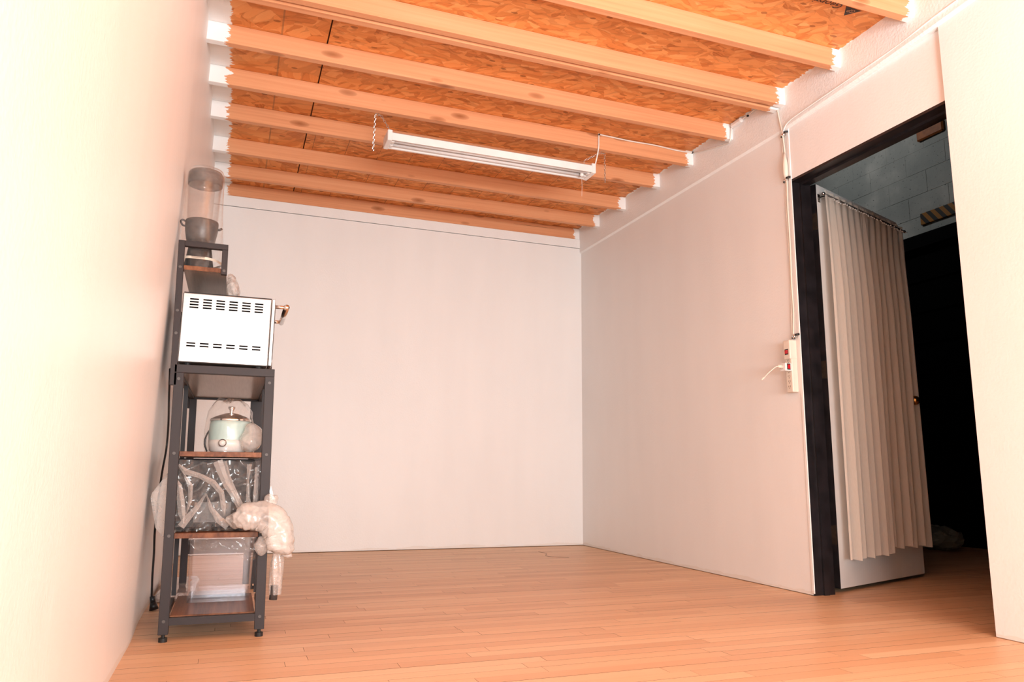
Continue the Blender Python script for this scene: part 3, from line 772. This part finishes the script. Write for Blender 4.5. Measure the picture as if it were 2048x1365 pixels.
# hutch on top
HX0, HX1, HX2, HX3 = -2.7885, -2.7675, -2.644, -2.624
for ya, yb in ((RY0, RY0 + 0.020), (RY1 - 0.020, RY1)):
    hp_ = rp_('hutch_post', box(HX0, HX1, ya, yb, 0.840, 1.354, bev=0.001), 'black_metal')
    if ya < -2.5:
        for z in (1.02, 1.10, 1.256): screw_y((HX0 + HX1) / 2, z, hp_)
    rp_('hutch_top_bar', box(HX1, HX3, ya, yb, 1.334, 1.354, bev=0.001), 'black_metal')
    fp = rp_('hutch_front_post', box(HX2, HX3, ya, yb, 1.243, 1.334, bev=0.001), 'black_metal')
    if ya < -2.5: screw_y((HX2 + HX3) / 2, 1.256, fp)
board('hutch_board', HX1 + 0.0005, HX2 - 0.0005 + 0.018, RY0 + 0.0205, RY1 - 0.0205, 1.249, 1.265)
board('hutch_board_edge', HX1 + 0.0005, HX2 - 0.0005, RY0 + 0.004, RY0 + 0.0205, 1.249, 1.265)

# toaster oven
OX0, OX1, OY0, OY1, OZ0, OZ1 = -2.790, -2.492, -2.575, -2.150, 0.924, 1.172
ov = thing('toaster_oven', (-2.64, -2.36, 0.912), 'brushed steel toaster oven with vented side standing on top of the rack', 'toaster oven')
obj('oven_body', box(OX0, OX1, OY0, OY1, OZ0, OZ1, bev=0.003), 'steel', ov)
obj('top_trim', box(OX0 + 0.003, OX1, OY0 + 0.003, OY1, OZ1, OZ1 + 0.003), 'appliance_black', ov)
fp_ = obj('front_panel', box(OX1 + 0.002, OX1 + 0.014, OY0, OY1, OZ0 + 0.002, OZ1 + 0.001, bev=0.002), 'steel', ov)
obj('glass_door', box(OX1 + 0.0135, OX1 + 0.016, OY0 + 0.02, OY1 - 0.09, OZ0 + 0.03, OZ1 - 0.02), 'appliance_black', fp_)
for k in range(3): obj('control_knob', cyl((OX1 + 0.014, OY1 - 0.045, OZ0 + 0.05 + k * 0.07), (OX1 + 0.030, OY1 - 0.045, OZ0 + 0.05 + k * 0.07), 0.017, 16), 'appliance_black', fp_)
hx = -2.438; hz = 1.148
hd = obj('door_handle', cyl((hx, OY0 + 0.005, hz), (hx, OY1 - 0.10, hz), 0.0105, 16), 'chrome', ov, True)
for yy in (OY0 + 0.015, OY1 - 0.112): obj('handle_post', cyl((OX1 + 0.014, yy, hz), (hx, yy, hz), 0.0065, 12), 'chrome', hd, True)
for xx in (OX0 + 0.03, OX1 - 0.03):
    for yy in (OY0 + 0.03, OY1 - 0.03): obj('oven_foot', cyl((xx, yy, 0.912), (xx, yy, OZ0 + 0.002), 0.012, 12), 'rubber', ov)
obj('rear_guard', box(OX0 - 0.012, OX0, OY0 + 0.06, OY1 - 0.04, OZ0 + 0.01, OZ1 - 0.06), 'appliance_black', ov)
for c in range(6):
    x = OX0 + 0.038 + c * 0.0435
    for r in range(4):
        z = 1.150 - r * 0.0100
        obj('vent_slot', box(x - 0.0145, x + 0.0145, OY0 - 0.0006, OY0 + 0.001, z - 0.0026, z + 0.0026), 'void_black', ov)
    for r in range(2):
        z = 0.992 - r * 0.0100
        obj('vent_slot', box(x - 0.0145, x + 0.0145, OY0 - 0.0006, OY0 + 0.001, z - 0.0026, z + 0.0026), 'void_black', ov)

# jug blender on the hutch under a clear bag
BC = (-2.752, -2.505); HZ = 1.2655
bl = thing('jug_blender', (BC[0], BC[1], HZ), 'dark blender with a clear jug standing on the top shelf of the rack', 'blender')
obj('motor_base', lathe([(0.001, HZ), (0.050, HZ), (0.052, HZ + 0.012), (0.046, HZ + 0.05), (0.040, HZ + 0.09), (0.036, HZ + 0.105), (0.001, HZ + 0.105)], BC, 32), 'appliance_black', bl, True)
bw = obj('jug_collar', lathe([(0.001, 1.365), (0.040, 1.365), (0.050, 1.385), (0.056, 1.42), (0.0575, 1.450), (0.0565, 1.457), (0.001, 1.457)], BC, 32), 'drawer_dark', bl, True)
lug = tube([(BC[0] - 0.052, BC[1], 1.450), (BC[0] - 0.066, BC[1], 1.458), (BC[0] - 0.072, BC[1], 1.450), (BC[0] - 0.064, BC[1], 1.437), (BC[0] - 0.052, BC[1], 1.436)], 0.0035, 8, smooth_n=4)
obj('collar_lug', lug, 'drawer_dark', bw, True)
obj('collar_lug', tube([(BC[0] + 0.05, BC[1], 1.432), (BC[0] + 0.062, BC[1], 1.434), (BC[0] + 0.070, BC[1], 1.440)], 0.0045, 8), 'drawer_dark', bw, True)
obj('jug', lathe([(0.054, 1.457), (0.056, 1.50), (0.0585, 1.60), (0.0600, 1.640), (0.057, 1.640), (0.0555, 1.60), (0.053, 1.50), (0.051, 1.459)], BC, 40), 'jar_smoke', bl, True)
obj('jug_lid', lathe([(0.0605, 1.598), (0.0612, 1.638), (0.056, 1.648), (0.035, 1.650), (0.034, 1.640), (0.058, 1.636), (0.0585, 1.598)], BC, 40), 'lid_smoke', bl, True)
def bagfn(co, a, r, z):
    w = 0.0022 * noise.noise(Vector((math.cos(a) * 2.2, math.sin(a) * 2.2, z * 5))) + 0.002 * math.sin(a * 7 + z * 20) * max(0, (1.60 - z)) * 2.5
    x = BC[0] + (co.x - BC[0]) * (1 + w / max(r, 0.01)); yv = BC[1] + (co.y - BC[1]) * (1 + w / max(r, 0.01))
    return Vector((max(x, -2.822), max(yv, -2.577), z))
bm = lathe([(0.074, HZ + 0.001), (0.076, 1.30), (0.078, 1.36), (0.0745, 1.42), (0.072, 1.47), (0.0685, 1.54), (0.0655, 1.60), (0.0635, 1.645), (0.058, 1.656), (0.03, 1.660), (0.004, 1.668)], BC, 64, fn=bagfn)
bg = tag(obj('clear_bag', bm, 'bag_clear', smooth=True), 'clear plastic bag pulled down over the blender on the top shelf', 'plastic bag', 'plastic bags on the rack')
obj('tape_band', lathe([(0.0772, 1.297), (0.0780, 1.306)], BC, 64, fn=bagfn), 'cream_band', bg, True)
# end of the bag sagging past the shelf
bm = bmesh.new(); bmesh.ops.create_icosphere(bm, subdivisions=5, radius=1.0)
for v in bm.verts: v.co = Vector((-2.640 + v.co.x * 0.020 + 0.010 * (1 - v.co.z), -2.40 + v.co.y * 0.09, 1.225 + v.co.z * 0.062))
crumple(bm, 0.007, 26, 2.0)
for v in bm.verts: v.co.x = max(v.co.x, -2.6525)
obj('bag_tail', bm, 'bag_milky', bg, True)

# rice cooker on the upper shelf
CC = (-2.602, -2.43); CZ = 0.6165
rc = thing('rice_cooker', (CC[0], CC[1], CZ), 'small mint green rice cooker with steel lid on the upper wooden shelf', 'rice cooker')
obj('base', lathe([(0.001, CZ), (0.060, CZ), (0.068, CZ + 0.008), (0.072, CZ + 0.03), (0.0725, CZ + 0.045), (0.001, CZ + 0.045)], CC, 40), 'pearl', rc, True)
obj('bowl', lathe([(0.0725, CZ + 0.045), (0.0735, CZ + 0.07), (0.0715, CZ + 0.10), (0.069, CZ + 0.116), (0.001, CZ + 0.116)], CC, 40), 'mint', rc, True)
ld = obj('lid', lathe([(0.071, CZ + 0.114), (0.0725, CZ + 0.119), (0.070, CZ + 0.123), (0.050, CZ + 0.133), (0.022, CZ + 0.143), (0.001, CZ + 0.146)], CC, 40), 'chrome', rc, True)
obj('lid_knob', lathe([(0.006, CZ + 0.143), (0.007, CZ + 0.155), (0.0125, CZ + 0.162), (0.0125, CZ + 0.168), (0.001, CZ + 0.169)], CC, 20), 'chrome', ld, True)
obj('switch_ring', cyl((CC[0] - 0.022, CC[1] - 0.0665, CZ + 0.033), (CC[0] - 0.023, CC[1] - 0.076, CZ + 0.033), 0.014, 20), 'chrome', rc, True)
obj('switch_button', cyl((CC[0] - 0.023, CC[1] - 0.075, CZ + 0.033), (CC[0] - 0.023, CC[1] - 0.079, CZ + 0.033), 0.0105, 20), 'pearl', rc, True)
obj('cord', tube([(CC[0] - 0.068, CC[1] + 0.01, CZ + 0.085), (CC[0] - 0.080, CC[1] - 0.01, CZ + 0.06), (CC[0] - 0.083, CC[1] - 0.012, CZ + 0.03), (CC[0] - 0.074, CC[1] - 0.015, CZ + 0.003)], 0.003, 8, smooth_n=4), 'black_plastic', rc, True)
def cbag(co, a, r, z):
    k = 0.010 * noise.noise(Vector((math.cos(a) * 1.8, math.sin(a) * 1.8, z * 14))) + 0.004 * math.sin(5 * a + z * 40)
    t = max(0, (z - CZ - 0.10) / 0.09)
    q = Vector((co.x + math.cos(a) * k - 0.012 * t * t, co.y + math.sin(a) * k, z + 0.018 * t * noise.noise(Vector((a * 1.3, 3, 0)))))
    q.z = min(q.z, 0.83); q.z = max(q.z, CZ + 0.0005); return q
bm = lathe([(0.082, CZ + 0.001), (0.087, CZ + 0.03), (0.086, CZ + 0.08), (0.082, CZ + 0.12), (0.075, CZ + 0.15), (0.058, CZ + 0.178), (0.035, CZ + 0.196), (0.004, CZ + 0.185)], CC, 56, fn=cbag)
cb2 = tag(obj('clear_bag', bm, 'bag_clear', smooth=True), 'thin clear bag with a peaked top around the rice cooker', 'plastic bag', 'plastic bags on the rack')
bm = bmesh.new(); bmesh.ops.create_icosphere(bm, subdivisions=5, radius=1.0)
for v in bm.verts: v.co = Vector((-2.528 + v.co.x * 0.036, -2.505 + v.co.y * 0.04, CZ + 0.055 + v.co.z * 0.050))
crumple(bm, 0.007, 18, 9.0)
for v in bm.verts: v.co.z = max(v.co.z, CZ + 0.001); v.co.x = min(v.co.x, -2.4935)
obj('knotted_end', bm, 'bag_white', cb2, True)

# black appliance in a big bag on the middle shelf
MZ = 0.3455
mw = thing('black_appliance', (-2.63, -2.38, MZ), 'black box-shaped kitchen appliance wrapped in plastic on the middle shelf', 'appliance')
obj('appliance_body', box(-2.768, -2.508, -2.545, -2.19, MZ + 0.006, 0.593, bev=0.010, seg=2), 'appliance_black', mw)
obj('side_vent', box(-2.70, -2.58, -2.547, -2.540, MZ + 0.03, MZ + 0.10, bev=0.001), 'drawer_dark', mw)
for xx in (-2.74, -2.535):
    for yy in (-2.52, -2.215): obj('appliance_foot', cyl((xx, yy, MZ), (xx, yy, MZ + 0.008), 0.012, 12), 'rubber', mw)
bm = bmesh.new()
bmesh.ops.create_grid(bm, x_segments=70, y_segments=60, size=1.0)
def sheet_pt(u, v):
    # loose front of the bag between the legs: u across, v down
    x = -2.772 + 0.282 * (u * 0.5 + 0.5); z = 0.588 - 0.240 * (0.5 - v * 0.5)
    d = -2.560
    s = u * 0.5 + 0.5; t = 0.5 - v * 0.5
    f = noise.noise(Vector((s * 3.2 + t * 1.3, t * 2.2 - s * 0.8, 5.1)))
    g = noise.noise(Vector((s * 7 + 2 * t, t * 4 - 2 * s, 1.1)))
    rid = (1 - abs(f) * 3.2); rid2 = (1 - abs(g) * 3.0)
    d -= 0.010 * max(0, rid) + 0.005 * max(0, rid2)
    return Vector((x, d, z))
for v in bm.verts: v.co = sheet_pt(v.co.x, v.co.y)
bagm = thing('large_bag', (-2.60, -2.57, MZ), 'large crumpled clear plastic bag around the black appliance, knotted beside the leg', 'plastic bag', 'plastic bags on the rack')
obj('bag_front', bm, 'bag_clear', bagm, True)
bm = bmesh.new()
def tri_fold(pts, w0, w1, n=14):
    pts = [Vector(p) for p in pts]
    tube([pts[0] + (pts[1] - pts[0]) * 0.0] + pts[1:], [w0 + (w1 - w0) * k / (len(pts) - 1) for k in range(len(pts))], 7, bm)
# heavier folded pleats of the film
def pleat(pts, w, depth=0.006):
    pts = [Vector(p) for p in pts]; a, b, c = [], [], []
    n = len(pts)
    for i, p in enumerate(pts):
        t = (pts[min(i + 1, n - 1)] - pts[max(i - 1, 0)]).normalized(); s = Vector((t.z, 0, -t.x)).normalized()
        ww = w[i] if isinstance(w, list) else w
        a.append(bm.verts.new(p - s * ww)); b.append(bm.verts.new(p + Vector((0, -depth, 0)))); c.append(bm.verts.new(p + s * ww))
    for i in range(n - 1):
        bm.faces.new((a[i], a[i + 1], b[i + 1], b[i])); bm.faces.new((b[i], b[i + 1], c[i + 1], c[i]))
fy = -2.576
pleat([(-2.765, fy, 0.575), (-2.735, fy, 0.548), (-2.69, fy, 0.535), (-2.645, fy, 0.512), (-2.615, fy, 0.478), (-2.605, fy, 0.43), (-2.60, fy, 0.40)], [0.004, 0.010, 0.008, 0.010, 0.009, 0.008, 0.003])
pleat([(-2.635, fy, 0.585), (-2.618, fy, 0.545), (-2.60, fy, 0.505), (-2.572, fy, 0.465), (-2.555, fy, 0.425)], [0.016, 0.014, 0.012, 0.010, 0.006])
pleat([(-2.612, fy, 0.585), (-2.595, fy, 0.53), (-2.568, fy, 0.47), (-2.540, fy, 0.42)], [0.006, 0.006, 0.008, 0.008])
pleat([(-2.77, fy, 0.53), (-2.752, fy, 0.50), (-2.742, fy, 0.45), (-2.735, fy, 0.41), (-2.728, fy, 0.375)], [0.004, 0.010, 0.012, 0.012, 0.003])
pleat([(-2.665, fy, 0.475), (-2.685, fy, 0.435), (-2.715, fy, 0.395), (-2.735, fy, 0.365)], [0.003, 0.007, 0.011, 0.012])
pleat([(-2.663, fy, 0.472), (-2.645, fy, 0.425), (-2.615, fy, 0.385), (-2.585, fy, 0.365)], [0.002, 0.007, 0.012, 0.014])
pleat([(-2.530, fy, 0.575), (-2.532, fy, 0.52), (-2.528, fy, 0.46), (-2.520, fy, 0.42)], [0.008, 0.004, 0.006, 0.012])
pleat([(-2.505, fy, 0.565), (-2.503, fy, 0.50), (-2.503, fy, 0.44)], [0.006, 0.007, 0.008])
pleat([(-2.745, fy, 0.548), (-2.715, fy, 0.50), (-2.712, fy, 0.45), (-2.722, fy, 0.405)], [0.002, 0.008, 0.006, 0.002])
obj('bag_pleats', bm, 'bag_pleat', bagm, False)
# gusset sticking out past the wall-side leg
bm = bmesh.new()
gp = [(-2.772, -2.555, 0.572), (-2.835, -2.548, 0.475), (-2.838, -2.545, 0.458), (-2.815, -2.545, 0.36), (-2.790, -2.548, 0.330), (-2.768, -2.555, 0.352)]
va = [bm.verts.new(p) for p in gp]; vb = [bm.verts.new((p[0] + 0.004, p[1] + 0.03, p[2])) for p in gp]
bm.faces.new(va); bm.faces.new(vb[::-1])
for k in range(6): bm.faces.new((va[k], vb[k], vb[(k + 1) % 6], va[(k + 1) % 6]))
for v in bm.verts: v.co.x = max(v.co.x, left_x(v.co.y, v.co.z) + 0.006)
bmesh.ops.recalc_face_normals(bm, faces=bm.faces)
obj('bag_gusset', bm, 'bag_pleat', bagm)
bm = bmesh.new(); gp = [(-2.478, -2.55, 0.545), (-2.452, -2.545, 0.50), (-2.438, -2.545, 0.455), (-2.445, -2.545, 0.41), (-2.475, -2.55, 0.40)]
va = [bm.verts.new(p) for p in gp]; vb = [bm.verts.new((p[0], p[1] + 0.03, p[2])) for p in gp]
bm.faces.new(va); bm.faces.new(vb[::-1])
for k in range(5): bm.faces.new((va[k], vb[k], vb[(k + 1) % 5], va[(k + 1) % 5]))
bmesh.ops.recalc_face_normals(bm, faces=bm.faces)
obj('bag_gusset', bm, 'bag_pleat', bagm)
# the knotted bulge in front of the leg and its hanging tail
def blob(c, r, amp, fr, seed, sub=5, fn=None):
    b = bmesh.new(); bmesh.ops.create_icosphere(b, subdivisions=sub, radius=1.0)
    for v in b.verts:
        n = v.co.copy(); v.co = Vector((c[0] + n.x * r[0], c[1] + n.y * r[1], c[2] + n.z * r[2]))
        if fn: v.co = fn(v.co, n)
    crumple(b, amp, fr, seed); return b
def arch(co, n):
    return co + Vector((0, 0, -0.9 * (co.x + 2.50) ** 2 * 6 if co.x > -2.50 else -0.25 * (co.x + 2.50) ** 2 * 6))
ctrl = [(-2.560, 0.372, 0.012), (-2.548, 0.384, 0.036), (-2.520, 0.400, 0.047), (-2.485, 0.402, 0.050), (-2.450, 0.385, 0.052), (-2.425, 0.350, 0.050), (-2.415, 0.315, 0.047), (-2.412, 0.290, 0.042), (-2.416, 0.276, 0.020)]
pp, rr = [], []
for i in range(len(ctrl) - 1):
    for k in range(9):
        t = k / 9; a_, b_2 = ctrl[i], ctrl[i + 1]
        pp.append((a_[0] + (b_2[0] - a_[0]) * t, -2.640, a_[1] + (b_2[1] - a_[1]) * t)); rr.append(a_[2] + (b_2[2] - a_[2]) * t)
bm = tube(pp, rr, 56)
for v in bm.verts: v.co.y = -2.640 + (v.co.y + 2.640) * 0.72
crumple(bm, 0.0045, 15, 3.0); crumple(bm, 0.0022, 44, 8.0)
obj('bag_bulge', bm, 'bag_white', bagm, True)
bm = blob((-2.476, -2.630, 0.300), (0.020, 0.02, 0.030), 0.004, 30, 2.2, 4)
obj('bag_knot', bm, 'bag_milky', bagm, True)
bm = blob((-2.452, -2.628, 0.452), (0.022, 0.02, 0.022), 0.005, 28, 5.2, 4)
obj('bag_knot', bm, 'bag_milky', bagm, True)
bm = blob((-2.555, -2.600, 0.385), (0.040, 0.018, 0.024), 0.006, 26, 1.7, 5)
obj('bag_fold', bm, 'bag_milky', bagm, True)
def wavy(co, a, r, z):
    k = 0.004 * math.sin(5 * a + z * 30) * (1 if z < 0.25 else 0.4)
    return Vector((co.x + math.cos(a) * k - 0.06 * max(0, z - 0.27), co.y + math.sin(a) * k, z))
bm = lathe([(0.010, 0.295), (0.017, 0.27), (0.020, 0.24), (0.021, 0.20), (0.020, 0.165), (0.018, 0.135)], (-2.4175, -2.595), 36, fn=wavy)
obj('bag_tail', bm, 'bag_milky', bagm, True)
obj('wrapped_handle', cyl((-2.424, -2.595, 0.118), (-2.422, -2.595, 0.165), 0.0135, 16), 'drawer_dark', bagm, True)
obj('twist_end', tube([(-2.405, -2.60, 0.268), (-2.385, -2.605, 0.262), (-2.372, -2.605, 0.267)], [0.005, 0.006, 0.009], 10), 'bag_white', bagm, True)

# clear storage bin on the bottom shelf
SZ = 0.0795
bn = thing('clear_bin', (-2.59, -2.26, SZ), 'clear plastic storage bin standing on the bottom shelf of the rack', 'storage bin')
BX0, BX1, BY0, BY1, BZ1 = -2.712, -2.488, -2.345, -2.165, 0.312
def rrect(x0, x1, y0, y1, r, n=5):
    pts = []
    for cx, cy, a0 in ((x1 - r, y1 - r, 0), (x0 + r, y1 - r, PI / 2), (x0 + r, y0 + r, PI), (x1 - r, y0 + r, 1.5 * PI)):
        for k in range(n + 1):
            a = a0 + PI / 2 * k / n; pts.append((cx + r * math.cos(a), cy + r * math.sin(a)))
    return pts
def shell(levels, cap=True):
    bm = bmesh.new(); rings = [[bm.verts.new((x, y, z)) for x, y in rrect(*r, 0.012)] for r, z in levels]
    for a, b in zip(rings[:-1], rings[1:]):
        for k in range(len(a)): bm.faces.new((a[k], a[(k + 1) % len(a)], b[(k + 1) % len(a)], b[k]))
    if cap: bm.faces.new(rings[0][::-1])
    return bm, rings
e = 0.003
bm, rg = shell([((BX0 + .004, BX1 - .004, BY0 + .004, BY1 - .004), SZ), ((BX0, BX1, BY0, BY1), BZ1), ((BX0 + e, BX1 - e, BY0 + e, BY1 - e), BZ1), ((BX0 + .004 + e, BX1 - .004 - e, BY0 + .004 + e, BY1 - .004 - e), SZ + 0.016)])
bm.faces.new(rg[-1]); bmesh.ops.recalc_face_normals(bm, faces=bm.faces)
obj('bin_body', bm, 'acrylic', bn)
obj('bin_rim', shell([((BX0 - .004, BX1 + .004, BY0 - .004, BY1 + .004), BZ1 - 0.008), ((BX0 - .004, BX1 + .004, BY0 - .004, BY1 + .004), BZ1), ((BX0 - .001, BX1 + .001, BY0 - .001, BY1 + .001), BZ1), ((BX0 - .001, BX1 + .001, BY0 - .001, BY1 + .001), BZ1 - 0.008)], False)[0], 'acrylic', bn)
bm = bmesh.new(); bmesh.ops.create_grid(bm, x_segments=50, y_segments=26, size=1.0)
for v in bm.verts:
    s = v.co.x * 0.5 + 0.5; t = 0.5 - v.co.y * 0.5
    dr = 0.030 + 0.055 * s + 0.015 * math.sin(s * 9)
    v.co = Vector((BX0 - 0.006 + (BX1 - BX0 + 0.012) * s, BY0 - 0.010 - 0.008 * max(0, 1 - 3 * abs(noise.noise(Vector((s * 5, t * 3 - s * 2, 8))))), 0.318 - dr * t))
obj('draped_film', bm, 'bag_clear', bn, True)

# flat packet on the floor under the rack
bm = box(-2.846, -2.700, -1.80, -1.30, 0.0, 0.032, bev=0.010, seg=3)
bmesh.ops.subdivide_edges(bm, edges=bm.edges[:], cuts=5, use_grid_fill=True)
crumple(bm, 0.004, 20, 6.0, keep=lambda c: 1.0 if c.z > 0.01 else 0.0)
for v in bm.verts: v.co.z = max(v.co.z, 0.0)
pk = thing('wrapped_packet', (-2.77, -1.55, 0), 'flat brown packet in clear wrap lying on the floor under the rack', 'packet')
obj('packet_body', bm, 'kraft', pk, False)
bm = box(-2.850, -2.696, -1.806, -1.294, 0.0, 0.037, bev=0.012, seg=3)
bmesh.ops.subdivide_edges(bm, edges=bm.edges[:], cuts=6, use_grid_fill=True)
crumple(bm, 0.005, 24, 2.0, keep=lambda c: 1.0 if c.z > 0.012 else 0.0)
for v in bm.verts: v.co.z = max(v.co.z, 0.0); v.co.x = max(v.co.x, left_x(v.co.y, v.co.z) + 0.003)
obj('packet_wrap', bm, 'bag_amber', pk, True)

# black cord along the wall with plug
pts = [(-2.832, -2.30, 0.93), (-2.838, -2.16, 0.84), (-2.845, -1.98, 0.74), (-2.848, -1.93, 0.64), (-2.848, -2.04, 0.54), (-2.848, -2.11, 0.42), (-2.850, -2.11, 0.32), (-2.850, -2.06, 0.23), (-2.850, -2.04, 0.145), (-2.850, -2.00, 0.075), (-2.850, -1.98, 0.048)]
pts = [(max(p[0], left_x(p[1], p[2]) + 0.006), p[1], p[2]) for p in pts]
bc = obj('appliance_lead', tube(pts, 0.0042, 8, smooth_n=5), 'black_plastic', smooth=True)
tag(bc, 'black power cord hanging down the wall behind the rack to a plug near the floor', 'cord')
bm = cyl((pts[-1][0] + 0.002, -1.98, 0.055), (pts[-1][0] + 0.006, -1.98, 0.030), 0.010, 12)
cyl((pts[-1][0] + 0.006, -1.98, 0.032), (pts[-1][0] + 0.012, -1.98, 0.004), 0.011, 12, bm, 0.018)
obj('plug', bm, 'black_plastic', bc, True)

# stray thread on the floor
tag(obj('stray_thread', tube([(-0.52, -0.36, 0.0013), (-0.505, -0.42, 0.0013), (-0.515, -0.50, 0.0013), (-0.56, -0.58, 0.0013), (-0.555, -0.66, 0.0013), (-0.50, -0.72, 0.0013), (-0.46, -0.745, 0.0013)], 0.0008, 5, smooth_n=5), 'thread'), 'thin dark curled thread lying on the wooden floor near the back wall', 'thread')
